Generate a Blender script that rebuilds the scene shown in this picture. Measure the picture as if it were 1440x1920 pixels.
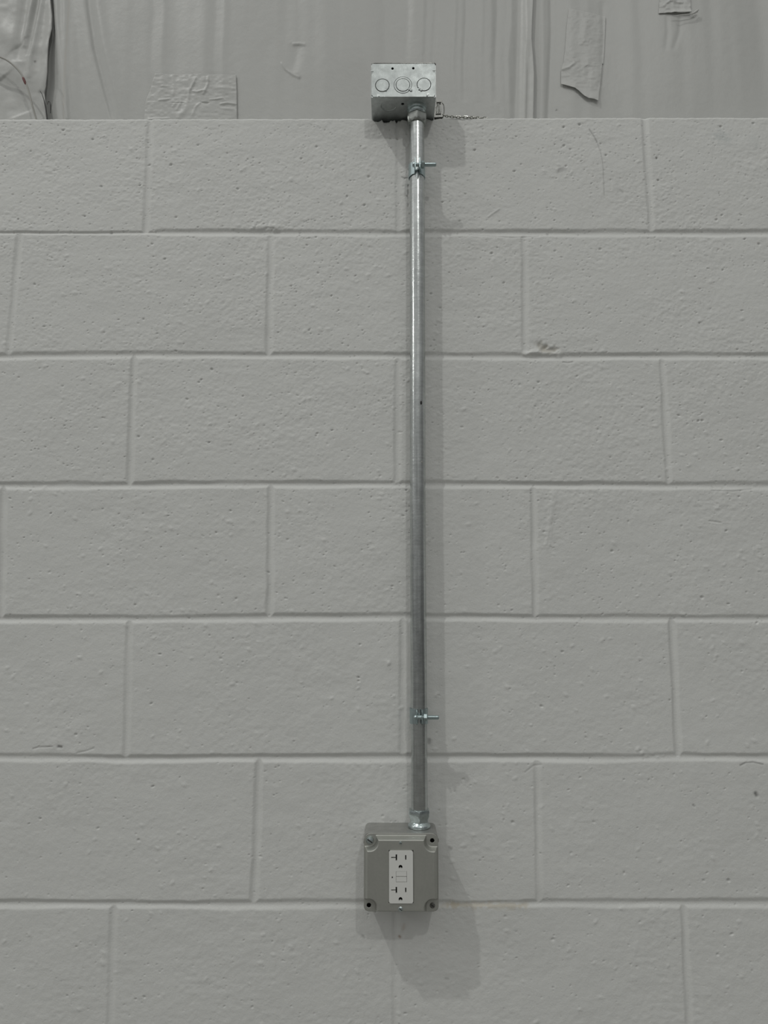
import bpy, bmesh, math, random
import numpy as np
from mathutils import Vector, Matrix

for o in list(bpy.data.objects):
    bpy.data.objects.remove(o)
S = bpy.context.scene
COL = S.collection
PI = math.pi
Z0 = 2.235                      # height of the top bed-joint line (top of the block wall) above the floor
rng = np.random.RandomState(7)

# ------------------------------------------------------------------ camera
F_PX, CX, CD, CZ = 1450.0, -0.01787, 1.16967, -0.80215
PITCH, YAW, ROLL = 0.127047, -0.004312, 0.000592
def cam_axes():
    f = np.array([math.sin(YAW)*math.cos(PITCH), math.cos(YAW)*math.cos(PITCH), math.sin(PITCH)])
    rt = np.cross(f, [0, 0, 1]); rt /= np.linalg.norm(rt); up = np.cross(rt, f)
    return (rt*math.cos(ROLL)+up*math.sin(ROLL), -rt*math.sin(ROLL)+up*math.cos(ROLL), f)
RT, UP, FW = cam_axes()
cam_d = bpy.data.cameras.new('camera'); cam = bpy.data.objects.new('camera', cam_d); COL.objects.link(cam)
cam_d.sensor_fit = 'HORIZONTAL'; cam_d.sensor_width = 36.0; cam_d.lens = 36.0*F_PX/1440.0
cam_d.clip_start = 0.05; cam_d.clip_end = 60
m = Matrix.Identity(4)
for i, a in enumerate((RT, UP, -FW)):
    for j in range(3): m[j][i] = a[j]
m[0][3], m[1][3], m[2][3] = CX, -CD, CZ+Z0
cam.matrix_world = m
S.camera = cam

def at(px, py, Y=0.0):
    """point of the place seen at a photo position, at depth Y behind the wall face (x, z in metres)"""
    D = FW*F_PX + RT*(px-720) - UP*(py-960)
    t = (Y+CD)/D[1]
    return np.array([CX+D[0]*t, Y, CZ+D[2]*t+Z0])

# ------------------------------------------------------------------ world, lamps, exposure
W = bpy.data.worlds.new('hall_light'); S.world = W; W.use_nodes = True
nt = W.node_tree; nt.nodes.clear()
wo = nt.nodes.new('ShaderNodeOutputWorld'); bg = nt.nodes.new('ShaderNodeBackground')
tc = nt.nodes.new('ShaderNodeTexCoord'); sx = nt.nodes.new('ShaderNodeSeparateXYZ'); cr = nt.nodes.new('ShaderNodeValToRGB')
mp = nt.nodes.new('ShaderNodeMapRange'); mp.inputs[1].default_value = -1; mp.inputs[2].default_value = 1
nt.links.new(tc.outputs['Generated'], sx.inputs[0]); nt.links.new(sx.outputs['Z'], mp.inputs[0])
nt.links.new(mp.outputs[0], cr.inputs[0]); nt.links.new(cr.outputs[0], bg.inputs[0]); nt.links.new(bg.outputs[0], wo.inputs[0])
e = cr.color_ramp.elements
e[0].position = 0.0; e[0].color = (.16, .16, .15, 1)
e[1].position = 1.0; e[1].color = (.95, .97, .93, 1)
for p, c in ((.47, .24), (.54, .40), (.66, .68), (.80, .98)):
    q = e.new(p); q.color = (c*.998, c, c*.978, 1)
# the hall is dimmer towards the right
mr = nt.nodes.new('ShaderNodeMapRange'); mr.inputs[1].default_value = .15; mr.inputs[2].default_value = .85
mr.inputs[3].default_value = 1.0; mr.inputs[4].default_value = .55
nt.links.new(sx.outputs['X'], mr.inputs[0])
ms = nt.nodes.new('ShaderNodeMath'); ms.operation = 'MULTIPLY'; ms.inputs[1].default_value = 0.625
nt.links.new(mr.outputs[0], ms.inputs[0]); nt.links.new(ms.outputs[0], bg.inputs[1])

def lamp(name, loc, target, size, power):
    d = bpy.data.lights.new(name, 'AREA'); d.shape = 'DISK'; d.size = size; d.energy = power
    d.color = (1.0, 1.0, .965)
    o = bpy.data.objects.new(name, d); COL.objects.link(o); o.location = loc
    o.rotation_euler = (Vector(target)-Vector(loc)).to_track_quat('-Z', 'Y').to_euler()
lamp('high_bay_light', (1.15, -5.1, Z0+3.55), (0, 0, 1.6), .14, 37)
lamp('high_bay_light', (-2.8, -2.9, Z0+4.85), (0, 0, 1.6), .14, 74)
lamp('high_bay_light', (-9.2, -3.5, Z0+3.5), (0, 0, 1.6), .44, 42)

S.view_settings.view_transform = 'Standard'; S.view_settings.look = 'None'
S.view_settings.exposure = 0.0; S.view_settings.gamma = 1.0
S.view_settings.use_curve_mapping = False

# ------------------------------------------------------------------ materials
def mat(name, color, rough=.5, metal=0.0, noise=None, bump=None, attr=None, spec=.5, rnoise=None, streak=None):
    M = bpy.data.materials.new(name); M.use_nodes = True
    T = M.node_tree; N = T.nodes; Lk = T.links
    b = N['Principled BSDF']
    b.inputs['Roughness'].default_value = rough; b.inputs['Metallic'].default_value = metal
    b.inputs['Specular IOR Level'].default_value = spec
    tcn = N.new('ShaderNodeTexCoord')
    rgb = N.new('ShaderNodeRGB'); rgb.outputs[0].default_value = (*color, 1)
    out = rgb.outputs[0]
    def mul(a, fac_out, lo, hi):
        r = N.new('ShaderNodeMapRange'); r.inputs[1].default_value = .3; r.inputs[2].default_value = .7
        r.inputs[3].default_value = lo; r.inputs[4].default_value = hi
        Lk.new(fac_out, r.inputs[0])
        mx = N.new('ShaderNodeVectorMath'); mx.operation = 'SCALE'
        Lk.new(a, mx.inputs[0]); Lk.new(r.outputs[0], mx.inputs['Scale'])
        return mx.outputs[0]
    if noise:
        for sc, amt in noise:
            n = N.new('ShaderNodeTexNoise'); n.inputs['Scale'].default_value = sc; n.inputs['Detail'].default_value = 4
            Lk.new(tcn.outputs['Object'], n.inputs['Vector'])
            out = mul(out, n.outputs['Fac'], 1-amt, 1+amt)
    for stk in streak or ():
        mpn = N.new('ShaderNodeMapping'); mpn.inputs['Scale'].default_value = stk[0]
        n = N.new('ShaderNodeTexNoise'); n.inputs['Scale'].default_value = 1; n.inputs['Detail'].default_value = 3
        Lk.new(tcn.outputs['Object'], mpn.inputs[0]); Lk.new(mpn.outputs[0], n.inputs['Vector'])
        out = mul(out, n.outputs['Fac'], 1-stk[1], 1+stk[1])
    if attr:
        a = N.new('ShaderNodeAttribute'); a.attribute_name = attr
        mx = N.new('ShaderNodeVectorMath'); mx.operation = 'MULTIPLY'
        Lk.new(out, mx.inputs[0]); Lk.new(a.outputs['Color'], mx.inputs[1]); out = mx.outputs[0]
    Lk.new(out, b.inputs['Base Color'])
    if rnoise:
        n = N.new('ShaderNodeTexNoise'); n.inputs['Scale'].default_value = rnoise[0]; n.inputs['Detail'].default_value = 3
        Lk.new(tcn.outputs['Object'], n.inputs['Vector'])
        r = N.new('ShaderNodeMapRange'); r.inputs[1].default_value = .3; r.inputs[2].default_value = .7
        r.inputs[3].default_value = rough-rnoise[1]; r.inputs[4].default_value = rough+rnoise[1]
        Lk.new(n.outputs['Fac'], r.inputs[0]); Lk.new(r.outputs[0], b.inputs['Roughness'])
    if bump:
        prev = None
        for sc, dist in bump:
            n = N.new('ShaderNodeTexNoise'); n.inputs['Scale'].default_value = sc; n.inputs['Detail'].default_value = 5
            n.inputs['Roughness'].default_value = .6
            Lk.new(tcn.outputs['Object'], n.inputs['Vector'])
            bp = N.new('ShaderNodeBump'); bp.inputs['Strength'].default_value = 1; bp.inputs['Distance'].default_value = dist
            Lk.new(n.outputs['Fac'], bp.inputs['Height'])
            if prev: Lk.new(prev.outputs[0], bp.inputs['Normal'])
            prev = bp
        Lk.new(prev.outputs[0], b.inputs['Normal'])
    return M
M_WALL = mat('painted_block', (.66, .667, .650), .55, 0, noise=[(3, .012), (14, .012)], bump=[(420, .00035), (110, .0005)], attr='tint', spec=.35)
M_SHEET = mat('white_facing_film', (.495, .50, .485), .45, 0, noise=[(5, .015)], bump=[(60, .0006)], attr='tint')
M_TAPE = mat('white_facing_tape', (.51, .515, .50), .42, 0, bump=[(160, .0004)])
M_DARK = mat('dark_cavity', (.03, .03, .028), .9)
M_CONC = mat('concrete_floor', (.23, .225, .21), .6, 0, noise=[(2, .08), (20, .05)])
M_GALV = mat('galvanised_steel', (.56, .585, .58), .43, 1, noise=[(120, .10), (700, .05)], rnoise=(90, .06), bump=[(500, .00012)])
M_GALVF = mat('darkened_front_steel', (.39, .415, .41), .43, 1, noise=[(120, .10), (700, .05)], rnoise=(90, .06), bump=[(500, .00012)])  # same galvanised steel, coloured darker to offset lamp glare on the front
M_PIPE = mat('galvanised_conduit', (.53, .555, .55), .24, 1, noise=[(90, .08)], streak=[((240, 240, 9), .16), ((18, 18, 420), .07)], rnoise=(60, .06), bump=[(300, .00016)])
M_ZINC = mat('bright_zinc', (.54, .61, .615), .2, 1, noise=[(200, .18)], rnoise=(150, .08), bump=[(260, .0003)])
M_CLZ = mat('clamp_zinc', (.42, .50, .51), .34, 1, noise=[(200, .08)], rnoise=(150, .05))
M_CAST = mat('cast_nut', (.40, .42, .40), .30, 1, noise=[(200, .12)], bump=[(300, .0003)])
M_COVER = mat('dull_grey_steel', (.44, .445, .415), .46, .75, noise=[(40, .03), (300, .03)], bump=[(900, .00008)])
M_BODY = mat('grey_box_steel', (.42, .42, .405), .42, .8, noise=[(60, .12), (300, .05)])
M_PLAST = mat('white_plastic', (.70, .705, .68), .35, 0)
M_BLACK = mat('shade_black', (.008, .008, .008), .8, 0, spec=.1)
M_SLOT = mat('slot_shade', (.035, .035, .033), .7, 0, spec=.2)
M_CORD = mat('grey_cord', (.36, .355, .33), .5, 0)
M_RED = mat('red_mark', (.14, .035, .035), .5, 0)
M_BLKW = mat('black_wire_gap', (.02, .02, .02), .45, 0)
M_CLIP = mat('dark_clip_steel', (.19, .19, .18), .38, 1, noise=[(300, .3)])
M_CHAIN = mat('chain_steel', (.45, .45, .42), .2, 1)

# ------------------------------------------------------------------ helpers
def link(name, me, mt, parent=None):
    o = bpy.data.objects.new(name, me); COL.objects.link(o)
    if mt and not me.materials: me.materials.append(mt)
    if parent: o.parent = parent
    return o
def thing(name, label, cat, loc=(0, 0, 0), group=None):
    o = bpy.data.objects.new(name, None); COL.objects.link(o); o.location = loc
    o.empty_display_size = .02
    return tag(o, label, cat, group)
def tag(o, label, cat, group=None, kind=None):
    o['label'] = label; o['category'] = cat
    if group: o['group'] = group
    if kind: o['kind'] = kind
    return o
def bm_obj(name, bm, mt, parent=None, smooth=True, angle=35):
    me = bpy.data.meshes.new(name); bmesh.ops.recalc_face_normals(bm, faces=bm.faces); bm.to_mesh(me); bm.free()
    for p in me.polygons: p.use_smooth = smooth
    if smooth: me.set_sharp_from_angle(angle=math.radians(angle))
    return link(name, me, mt, parent)
def lathe(bm, prof, seg=48, M=None, phase=0):
    """closed solid of revolution about z; prof = [(r, z)...]; r may be a function of angle"""
    rings = []
    for r, z in prof:
        ring = []
        for k in range(seg):
            a = 2*PI*k/seg+phase; rr = r(a) if callable(r) else r
            v = Vector((rr*math.cos(a), rr*math.sin(a), z))
            ring.append(bm.verts.new(M @ v if M else v))
        rings.append(ring)
    for a, b in zip(rings, rings[1:]):
        for k in range(seg):
            bm.faces.new((a[k], a[(k+1) % seg], b[(k+1) % seg], b[k]))
    bm.faces.new(list(reversed(rings[0]))); bm.faces.new(rings[-1])
def box(bm, c, s, bevel=0, M=None):
    r = bmesh.ops.create_cube(bm, size=1.0)
    bmesh.ops.scale(bm, vec=s, verts=r['verts']); bmesh.ops.translate(bm, vec=c, verts=r['verts'])
    if bevel:
        es = list({e for v in r['verts'] for e in v.link_edges})
        bmesh.ops.bevel(bm, geom=es, offset=bevel, segments=2, affect='EDGES')
def hexr(rf):
    ap = PI/3
    return lambda a: rf/math.cos(((a+ap/2) % ap)-ap/2)
def tube(bm, pts, r, seg=10, closed=False):
    pts = [Vector(p) for p in pts]; n = len(pts); rings = []; up = None
    for i, p in enumerate(pts):
        if closed: t = pts[(i+1) % n]-pts[i-1]
        else: t = pts[min(i+1, n-1)]-pts[max(i-1, 0)]
        t.normalize()
        if up is None: up = t.orthogonal().normalized()
        up = (up-t*up.dot(t)).normalized(); s = t.cross(up)
        rr = r[i] if hasattr(r, '__len__') else r
        rings.append([bm.verts.new(p+(up*math.cos(2*PI*k/seg)+s*math.sin(2*PI*k/seg))*rr) for k in range(seg)])
    prs = list(zip(rings, rings[1:]))+([(rings[-1], rings[0])] if closed else [])
    for a, b in prs:
        for k in range(seg): bm.faces.new((a[k], a[(k+1) % seg], b[(k+1) % seg], b[k]))
    if not closed:
        bm.faces.new(list(reversed(rings[0]))); bm.faces.new(rings[-1])
def smoothpath(pts, n=40):
    P = [np.array(p, float) for p in pts]; P = [2*P[0]-P[1]]+P+[2*P[-1]-P[-2]]; out = []
    k = len(P)-3
    for i in range(n):
        u = i/(n-1)*k; j = min(int(u), k-1); t = u-j; a, b, c, d = P[j:j+4]
        out.append(.5*((2*b)+(c-a)*t+(2*a-5*b+4*c-d)*t*t+(3*b-a-3*c+d)*t**3))
    return out
def circ(x, y, r, n=32): return [(x+r*math.cos(2*PI*k/n), y+r*math.sin(2*PI*k/n)) for k in range(n)]
def rrect(x0, y0, x1, y1, r, n=6):
    o = []
    for cx, cy, a0 in ((x1-r, y1-r, 0), (x0+r, y1-r, PI/2), (x0+r, y0+r, PI), (x1-r, y0+r, 3*PI/2)):
        for k in range(n+1):
            a = a0+PI/2*k/n; o.append((cx+r*math.cos(a), cy+r*math.sin(a)))
    return o
def plate_mesh(loops, t, bevel=0):
    """flat plate with holes: first loop the outline, the others holes; local xy, thickness t centred on z"""
    cu = bpy.data.curves.new('plate', 'CURVE'); cu.dimensions = '2D'; cu.fill_mode = 'BOTH'
    cu.extrude = t/2-bevel; cu.bevel_depth = bevel; cu.bevel_resolution = 2; cu.offset = -bevel if bevel else 0
    for lp in loops:
        sp = cu.splines.new('POLY'); sp.points.add(len(lp)-1); sp.use_cyclic_u = True
        for p, q in zip(sp.points, lp): p.co = (q[0], q[1], 0, 1)
    ob = bpy.data.objects.new('plate', cu); COL.objects.link(ob)
    dg = bpy.context.evaluated_depsgraph_get(); dg.update()
    me = bpy.data.meshes.new_from_object(ob.evaluated_get(dg)); bpy.data.objects.remove(ob); bpy.data.curves.remove(cu)
    me.materials.clear()
    return me
FRONT = Matrix(((1, 0, 0), (0, 0, -1), (0, 1, 0))).to_4x4()     # local xy -> world xz, local +z -> towards camera (-y)
def add_plate(bm, loops, t, M, bevel=0):
    me = plate_mesh(loops, t, bevel); me.transform(M); bm.from_mesh(me); bpy.data.meshes.remove(me)

def vnoise(x, z, sx_, sz_, seed):
    r = np.random.RandomState(seed); T = r.rand(257, 257)
    u = x/sx_; v = z/sz_; iu = np.floor(u).astype(int); iv = np.floor(v).astype(int)
    fu = u-iu; fv = v-iv; fu = fu*fu*(3-2*fu); fv = fv*fv*(3-2*fv)
    a = T[iu % 256, iv % 256]; b = T[(iu+1) % 256, iv % 256]; c = T[iu % 256, (iv+1) % 256]; d = T[(iu+1) % 256, (iv+1) % 256]
    return (a*(1-fu)+b*fu)*(1-fv)+(c*(1-fu)+d*fu)*fv-.5
def grid_mesh(name, X, Y, Z, tint=None, smooth=True):
    """X, Y, Z arrays (rows, cols) -> mesh facing -y"""
    nr, nc = X.shape; co = np.stack([X, Y, Z], -1).reshape(-1, 3).astype(np.float32)
    idx = np.arange(nr*nc).reshape(nr, nc)
    q = np.stack([idx[:-1, :-1], idx[:-1, 1:], idx[1:, 1:], idx[1:, :-1]], -1).reshape(-1, 4).astype(np.int32)
    me = bpy.data.meshes.new(name); me.vertices.add(len(co)); me.vertices.foreach_set('co', co.ravel())
    me.loops.add(q.size); me.loops.foreach_set('vertex_index', q.ravel())
    me.polygons.add(len(q)); me.polygons.foreach_set('loop_start', np.arange(0, q.size, 4, dtype=np.int32))
    me.update(calc_edges=True)
    me.polygons.foreach_set('use_smooth', np.full(len(q), smooth))
    if tint is not None:
        a = me.color_attributes.new('tint', 'FLOAT_COLOR', 'POINT')
        a.data.foreach_set('color', np.concatenate([tint.reshape(-1, 3), np.ones((len(co), 1))], 1).astype(np.float32).ravel())
    return me
def seg_dist(X, Z, pts):
    """distance to a polyline and the parameter 0..1 along it"""
    best = np.full(X.shape, 1e9); sgn = np.zeros(X.shape); par = np.zeros(X.shape)
    n = len(pts)-1
    for i in range(n):
        a = np.array(pts[i]); b = np.array(pts[i+1]); d = b-a; L2 = d@d+1e-12
        t = np.clip(((X-a[0])*d[0]+(Z-a[1])*d[1])/L2, 0, 1)
        ex = X-a[0]-t*d[0]; ez = Z-a[1]-t*d[1]; dd = np.sqrt(ex*ex+ez*ez)
        m_ = dd < best; best = np.where(m_, dd, best)
        cr_ = (d[0]*ez-d[1]*ex); sgn = np.where(m_, np.sign(cr_), sgn); par = np.where(m_, (i+t)/n, par)
    return best, sgn, par
def sm(t): t = np.clip(t, 0, 1); return t*t*(3-2*t)

# ------------------------------------------------------------------ the block wall
bed_px = {  # bed joints: centre line in the photo
 1: [(0, 437), (150, 437), (285, 436), (500, 436), (720, 437), (1050, 437), (1440, 437)],
 2: [(0, 669), (60, 667), (250, 665), (500, 666), (740, 667), (1000, 669), (1240, 668), (1440, 668)],
 3: [(0, 911), (250, 910), (500, 908), (750, 908), (1000, 909), (1250, 911), (1440, 911)],
 4: [(0, 1161), (250, 1161), (500, 1158), (750, 1157), (1000, 1159), (1250, 1160), (1440, 1160)],
 5: [(0, 1420), (150, 1421), (237, 1424), (400, 1422), (700, 1421), (1000, 1421), (1180, 1422), (1270, 1419), (1440, 1421)],
 6: [(0, 1695), (250, 1696), (480, 1697), (640, 1695), (820, 1695), (1100, 1693), (1440, 1694)]}
head_px = {  # head joints of each course: (top x, top y, bottom x, bottom y)
 0: [(282, 230, 273, 430), (748, 230, 748, 430), (1209, 230, 1222, 430)],
 1: [(36, 445, 16, 660), (508, 445, 504, 660), (983, 445, 985, 660)],
 2: [(251, 675, 243, 900), (746, 675, 745, 900), (1242, 675, 1254, 900)],
 3: [(6, 920, 2, 1150), (508, 920, 506, 1150), (1000, 920, 1004, 1150)],
 4: [(242, 1170, 236, 1412), (755, 1170, 755, 1412), (1260, 1170, 1272, 1412)],
 5: [(486, 1430, 476, 1690), (1007, 1430, 1011, 1690)],
 6: [(213, 1705, 207, 1915), (743, 1705, 741, 1915), (1282, 1705, 1293, 1915)]}
H, L = .2032, .4064
WX0, WX1 = -2.6, 2.6
def axis(lo, hi, flo, fhi, fine, coarse):
    a = np.arange(lo, flo, coarse); b = np.arange(flo, fhi, fine); c = np.append(np.arange(fhi, hi, coarse), hi)
    return np.concatenate([a, b, c])
FINE = .00105
gx = axis(WX0, WX1, -.72, .72, FINE, .0065)
gz = axis(0.0, Z0-.0046, .66, Z0-.0046, FINE, .005)
gx = np.unique(np.round(gx, 6)); gz = np.unique(np.round(gz, 6))
GX, GZ = np.meshgrid(gx, gz)
hgt = np.zeros(GX.shape)          # outward relief (towards camera) in metres
# bed joint lines z(x)
def line_z(k, x):
    if k in bed_px:
        p = np.array([at(a, b) for a, b in bed_px[k]]); zz = np.interp(x, p[:, 0], p[:, 2])
        return zz
    return np.full_like(x, Z0-H*k)
def groove(u, hw, depth):
    """u from +hw (upper lip) to -hw (lower lip): sharp shaded lip above, soft slope below"""
    t = (hw-u)/(2*hw)
    f = np.where(t < .40, .5*sm(t/.40)+.5*np.clip(t/.40, 0, 1), np.where(t < .50, 1, .5+.5*np.cos(PI*np.clip((t-.50)/.50, 0, 1))))
    return np.where((t > 0) & (t < 1), -depth*f, 0)
wob = lambda x, s, seed: vnoise(x, x*0, s, 1, seed)
lines = {k: line_z(k, gx) for k in range(1, 11)}
for k in range(1, 11):
    zc = lines[k]+wob(gx, .03, 20+k)*.0009
    hw = .0075+wob(gx, .05, 40+k)*.0022+wob(gx, .008, 60+k)*.0008
    dp = .0027+wob(gx, .12, 80+k)*.0014
    if k == 1:
        thin = sm((at(300, 437)[0]-gx)/.012); hw = hw*(1-.5*thin); dp = dp*(1-.35*thin)
    if k == 6:
        r = sm((gx-.07)/.02)*sm((at(990, 1697)[0]-gx)/.02); hw = hw*(1-.35*r); dp = dp*(1-.45*r)
        r = sm((gx-at(1000, 1697)[0])/.02); dp = dp*(1-.2*r)
    i0 = np.searchsorted(gz, (zc-hw).min()-.002); i1 = np.searchsorted(gz, (zc+hw).max()+.002)
    hgt[i0:i1] = np.minimum(hgt[i0:i1], groove(gz[i0:i1, None]-zc[None], hw[None], dp[None]))
# head joints
for c in range(0, 11):
    ztop = Z0-.0046 if c == 0 else None
    if c in head_px:
        hj = [(at(a, b), at(d, f_)) for a, b, d, f_ in head_px[c]]
        xs = sorted([h[0][0] for h in hj])
        extra = [xs[0]-L*n for n in range(1, 7)]+[xs[-1]+L*n for n in range(1, 7)]
    else:
        hj = []; off = 0 if c % 2 == 0 else L/2; extra = [off+L*n for n in range(-7, 8)]
    for x_ in extra:
        hj.append((np.array([x_, 0, Z0-H*c-.01]), np.array([x_, 0, Z0-H*(c+1)+.01])))
    zu = lines[c] if c else np.full_like(gx, Z0)
    zl = lines[c+1] if c+1 in lines else np.full_like(gx, 0)
    for n, (a, b) in enumerate(hj):
        xm = (a[0]+b[0])/2; j0 = np.searchsorted(gx, xm-.05); j1 = np.searchsorted(gx, xm+.05)
        if j1 <= j0+2: continue
        up_ = zu[(j0+j1)//2 if (j0+j1)//2 < len(gx) else -1]; lo_ = zl[min((j0+j1)//2, len(gx)-1)]
        i0 = np.searchsorted(gz, lo_-.0); i1 = np.searchsorted(gz, up_)
        zz = gz[i0:i1]; xc = a[0]+(b[0]-a[0])*(zz-a[2])/(b[2]-a[2])+wob(zz, .03, 100+c*9+n)*.0010
        hw = .0074+wob(zz, .03, 200+c*9+n)*.0022; dp = .0020+wob(zz, .05, 300+c*9+n)*.0010
        if abs(xm-.02) < .05: dp = dp*(.6 if c in (0, 6) else .8)
        if c in (2, 3) and xm < -.15 or (c == 4 and xm > .2) or (c == 5 and xm < 0): dp = dp+.0008
        u = gx[None, j0:j1]-xc[:, None]; t = (u+hw[:, None])/(2*hw[:, None])
        f = np.where(t < .40, sm(t/.40), np.where(t < .52, 1, .5+.5*np.cos(PI*np.clip((t-.52)/.48, 0, 1))))
        g = np.where((t > 0) & (t < 1), -dp[:, None]*f, 0)
        hgt[i0:i1, j0:j1] = np.minimum(hgt[i0:i1, j0:j1], g)
# block faces: waviness, texture, slight per-block set
face = sm((hgt+.0015)/.0015)
upper = sm((GZ-1.2)/.9)
hgt += vnoise(GX, GZ, .16, .12, 1)*.0016+vnoise(GX, GZ, .03, .02, 2)*.0006
hgt += (vnoise(GX, GZ, .0075, .0055, 3)*.00036+vnoise(GX, GZ, .0038, .0030, 4)*.00040*(.45+.55*upper))*face*(.55+1.2*np.clip(vnoise(GX, GZ, .07, .05, 9)+.3, 0, 1))
tint = np.ones(GX.shape+(3,))
def patch(x, z, r):
    return (max(np.searchsorted(gz, z-r), 0), np.searchsorted(gz, z+r), max(np.searchsorted(gx, x-r), 0), np.searchsorted(gx, x+r))
def pit(x, z, rx, rz, d, dirt_shade=0.0, ang=0.0):
    R = max(rx, rz)*2.2; i0, i1, j0, j1 = patch(x, z, R)
    if i1 <= i0 or j1 <= j0: return
    dx = gx[None, j0:j1]-x; dz = gz[i0:i1, None]-z
    u = (dx*math.cos(ang)+dz*math.sin(ang))/rx; v = (-dx*math.sin(ang)+dz*math.cos(ang))/rz
    g = np.exp(-(u*u+v*v)**1.3)
    hgt[i0:i1, j0:j1] -= d*g
    if dirt_shade: tint[i0:i1, j0:j1] *= (1-dirt_shade*g)[..., None]
for n in range(17000):
    x = rng.uniform(-.72, .72); z = rng.uniform(.68, Z0-.012)
    den = .30+.70*sm((z-1.15)/.8)
    cl = vnoise(np.array([x]), np.array([z]), .06, .045, 11)[0]
    if rng.rand() > den*(.35+1.3*max(cl+.35, 0)): continue
    s = rng.uniform(.0007, .0014)*(1+.7*(rng.rand() < .05)); el = rng.uniform(.4, .9)
    pit(x, z, s, s*el, s*rng.uniform(.5, 1.1), .16*(rng.rand() < .35), rng.uniform(-.6, .6))
for n in range(900):      # little raised crumbs
    x = rng.uniform(-.72, .72); z = rng.uniform(.68, Z0-.012); s = rng.uniform(.0012, .0028)
    pit(x, z, s*1.5, s, -s*.28, 0, rng.uniform(-1, 1))
def mark(pts, w, depth, dirt_shade, col=(1, 1, 1), ragged=0):
    P = [(p[0], p[2]) for p in (at(*q) for q in pts)]
    x0 = min(p[0] for p in P)-w*4; x1 = max(p[0] for p in P)+w*4; z0 = min(p[1] for p in P)-w*4; z1 = max(p[1] for p in P)+w*4
    i0, i1 = np.searchsorted(gz, [z0, z1]); j0, j1 = np.searchsorted(gx, [x0, x1])
    X = GX[i0:i1, j0:j1]; Zq = GZ[i0:i1, j0:j1]
    d, s_, t_ = seg_dist(X, Zq, P)
    ww = w*(1+ragged*vnoise(X, Zq, .004, .004, 77)*2)
    g = np.exp(-(d/np.maximum(ww, 1e-5))**2)
    hgt[i0:i1, j0:j1] -= depth*g
    c = 1-dirt_shade*g[..., None]*np.array(col)
    tint[i0:i1, j0:j1] *= np.clip(c, 0, 2)
mark([(1105, 243), (1113, 255), (1119, 266)], .0011, .0005, .38)
mark([(1119, 266), (1126, 285), (1130, 305), (1132, 335), (1133, 366)], .0008, .0004, .26)
mark([(1345, 254), (1360, 260)], .009, 0, .13, (1, .85, .8), .8)
mark([(1412, 262), (1416, 275)], .007, 0, .06, (1, .85, .8), .8)
mark([(1048, 321), (1056, 319)], .0035, .0004, .25, (1, 1, 1), .8)
mark([(1162, 356), (1168, 360)], .003, .0003, .2, (1, 1, 1), .8)
mark([(753, 331), (757, 333), (764, 333)], .0011, .0004, .5)
mark([(765, 345), (765, 388)], .0012, .0004, .5, (1, 1, 1), 1)
mark([(1231, 296), (1231, 297)], .0014, .0012, .75)
mark([(845, 1697), (900, 1698), (985, 1698)], .0035, .0002, .16, (.7, 1, 1.5), .8)
mark([(830, 1697), (858, 1698)], .003, .0002, .10, (.7, 1, 1.5), .8)
mark([(1012, 646), (1022, 651)], .0044, .0024, .17, (.8, .95, 1.2), .6)
mark([(1020, 656), (1040, 657)], .0046, .0026, .24, (.9, 1, 1.15), .6)
mark([(985, 664), (1008, 660), (1030, 662), (1048, 666)], .0044, -.0022, 0, (1, 1, 1), .4)
mark([(1056, 679), (1066, 680), (1074, 678.5)], .0010, .0009, .2)
mark([(1388, 1435), (1398, 1430), (1412, 1429), (1430, 1433)], .0012, .0009, .40)
mark([(1417, 1488), (1419, 1492)], .0024, .0020, .55)
mark([(62, 1404), (72, 1401), (98, 1400)], .0010, .0009, .22)
mark([(110, 1400), (115, 1401)], .0019, .0018, .55)
mark([(145, 1412), (162, 1408), (176, 1403)], .0012, .0008, .10)
mark([(749, 1756), (750, 1757)], .0018, .0006, .55, (.8, 1, 1.1))
mark([(756, 1742), (758, 1734)], .0028, .0002, .16, (.7, 1, 1.2), .6)
mark([(842, 1590), (846, 1592)], .0026, .0006, .30, (1, 1, 1), .7)
mark([(806, 1388), (806, 1394)], .0030, .0003, .22, (1, 1, 1), .4)  # shadow of the lower clamp, put into the wall tint
mark([(800, 366), (812, 367)], .0024, 0, .10)  # painted shade: bolt shadow beneath the upper clamp
mark([(720, 1538), (745, 1540)], .0042, .0001, .16, (1, 1, 1), 1)
mark([(1330, 977), (1352, 980)], .0012, .0010, .06)
mark([(1335, 920), (1375, 921), (1410, 917)], .0011, .0008, .12)
mark([(880, 440), (960, 446), (1010, 443)], .0010, .0008, .10)
mark([(680, 1755), (683, 1759)], .0018, .0003, .28)
mark([(836, 1835), (840, 1836)], .0022, .0003, .20)
mark([(480, 425), (500, 424), (520, 427)], .0050, -.0012, .04, (1, 1, 1), 1.5)
mark([(985, 1448), (1000, 1436), (1015, 1434)], .0014, .0006, .12)
mark([(1038, 925), (1030, 990), (1024, 1020)], .0040, -.0009, .0, (1, 1, 1), .6)
mark([(915, 407), (935, 393)], .0014, -.0008, .08)
mark([(1300, 1510), (1302, 1512)], .0015, .0012, .3)
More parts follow.
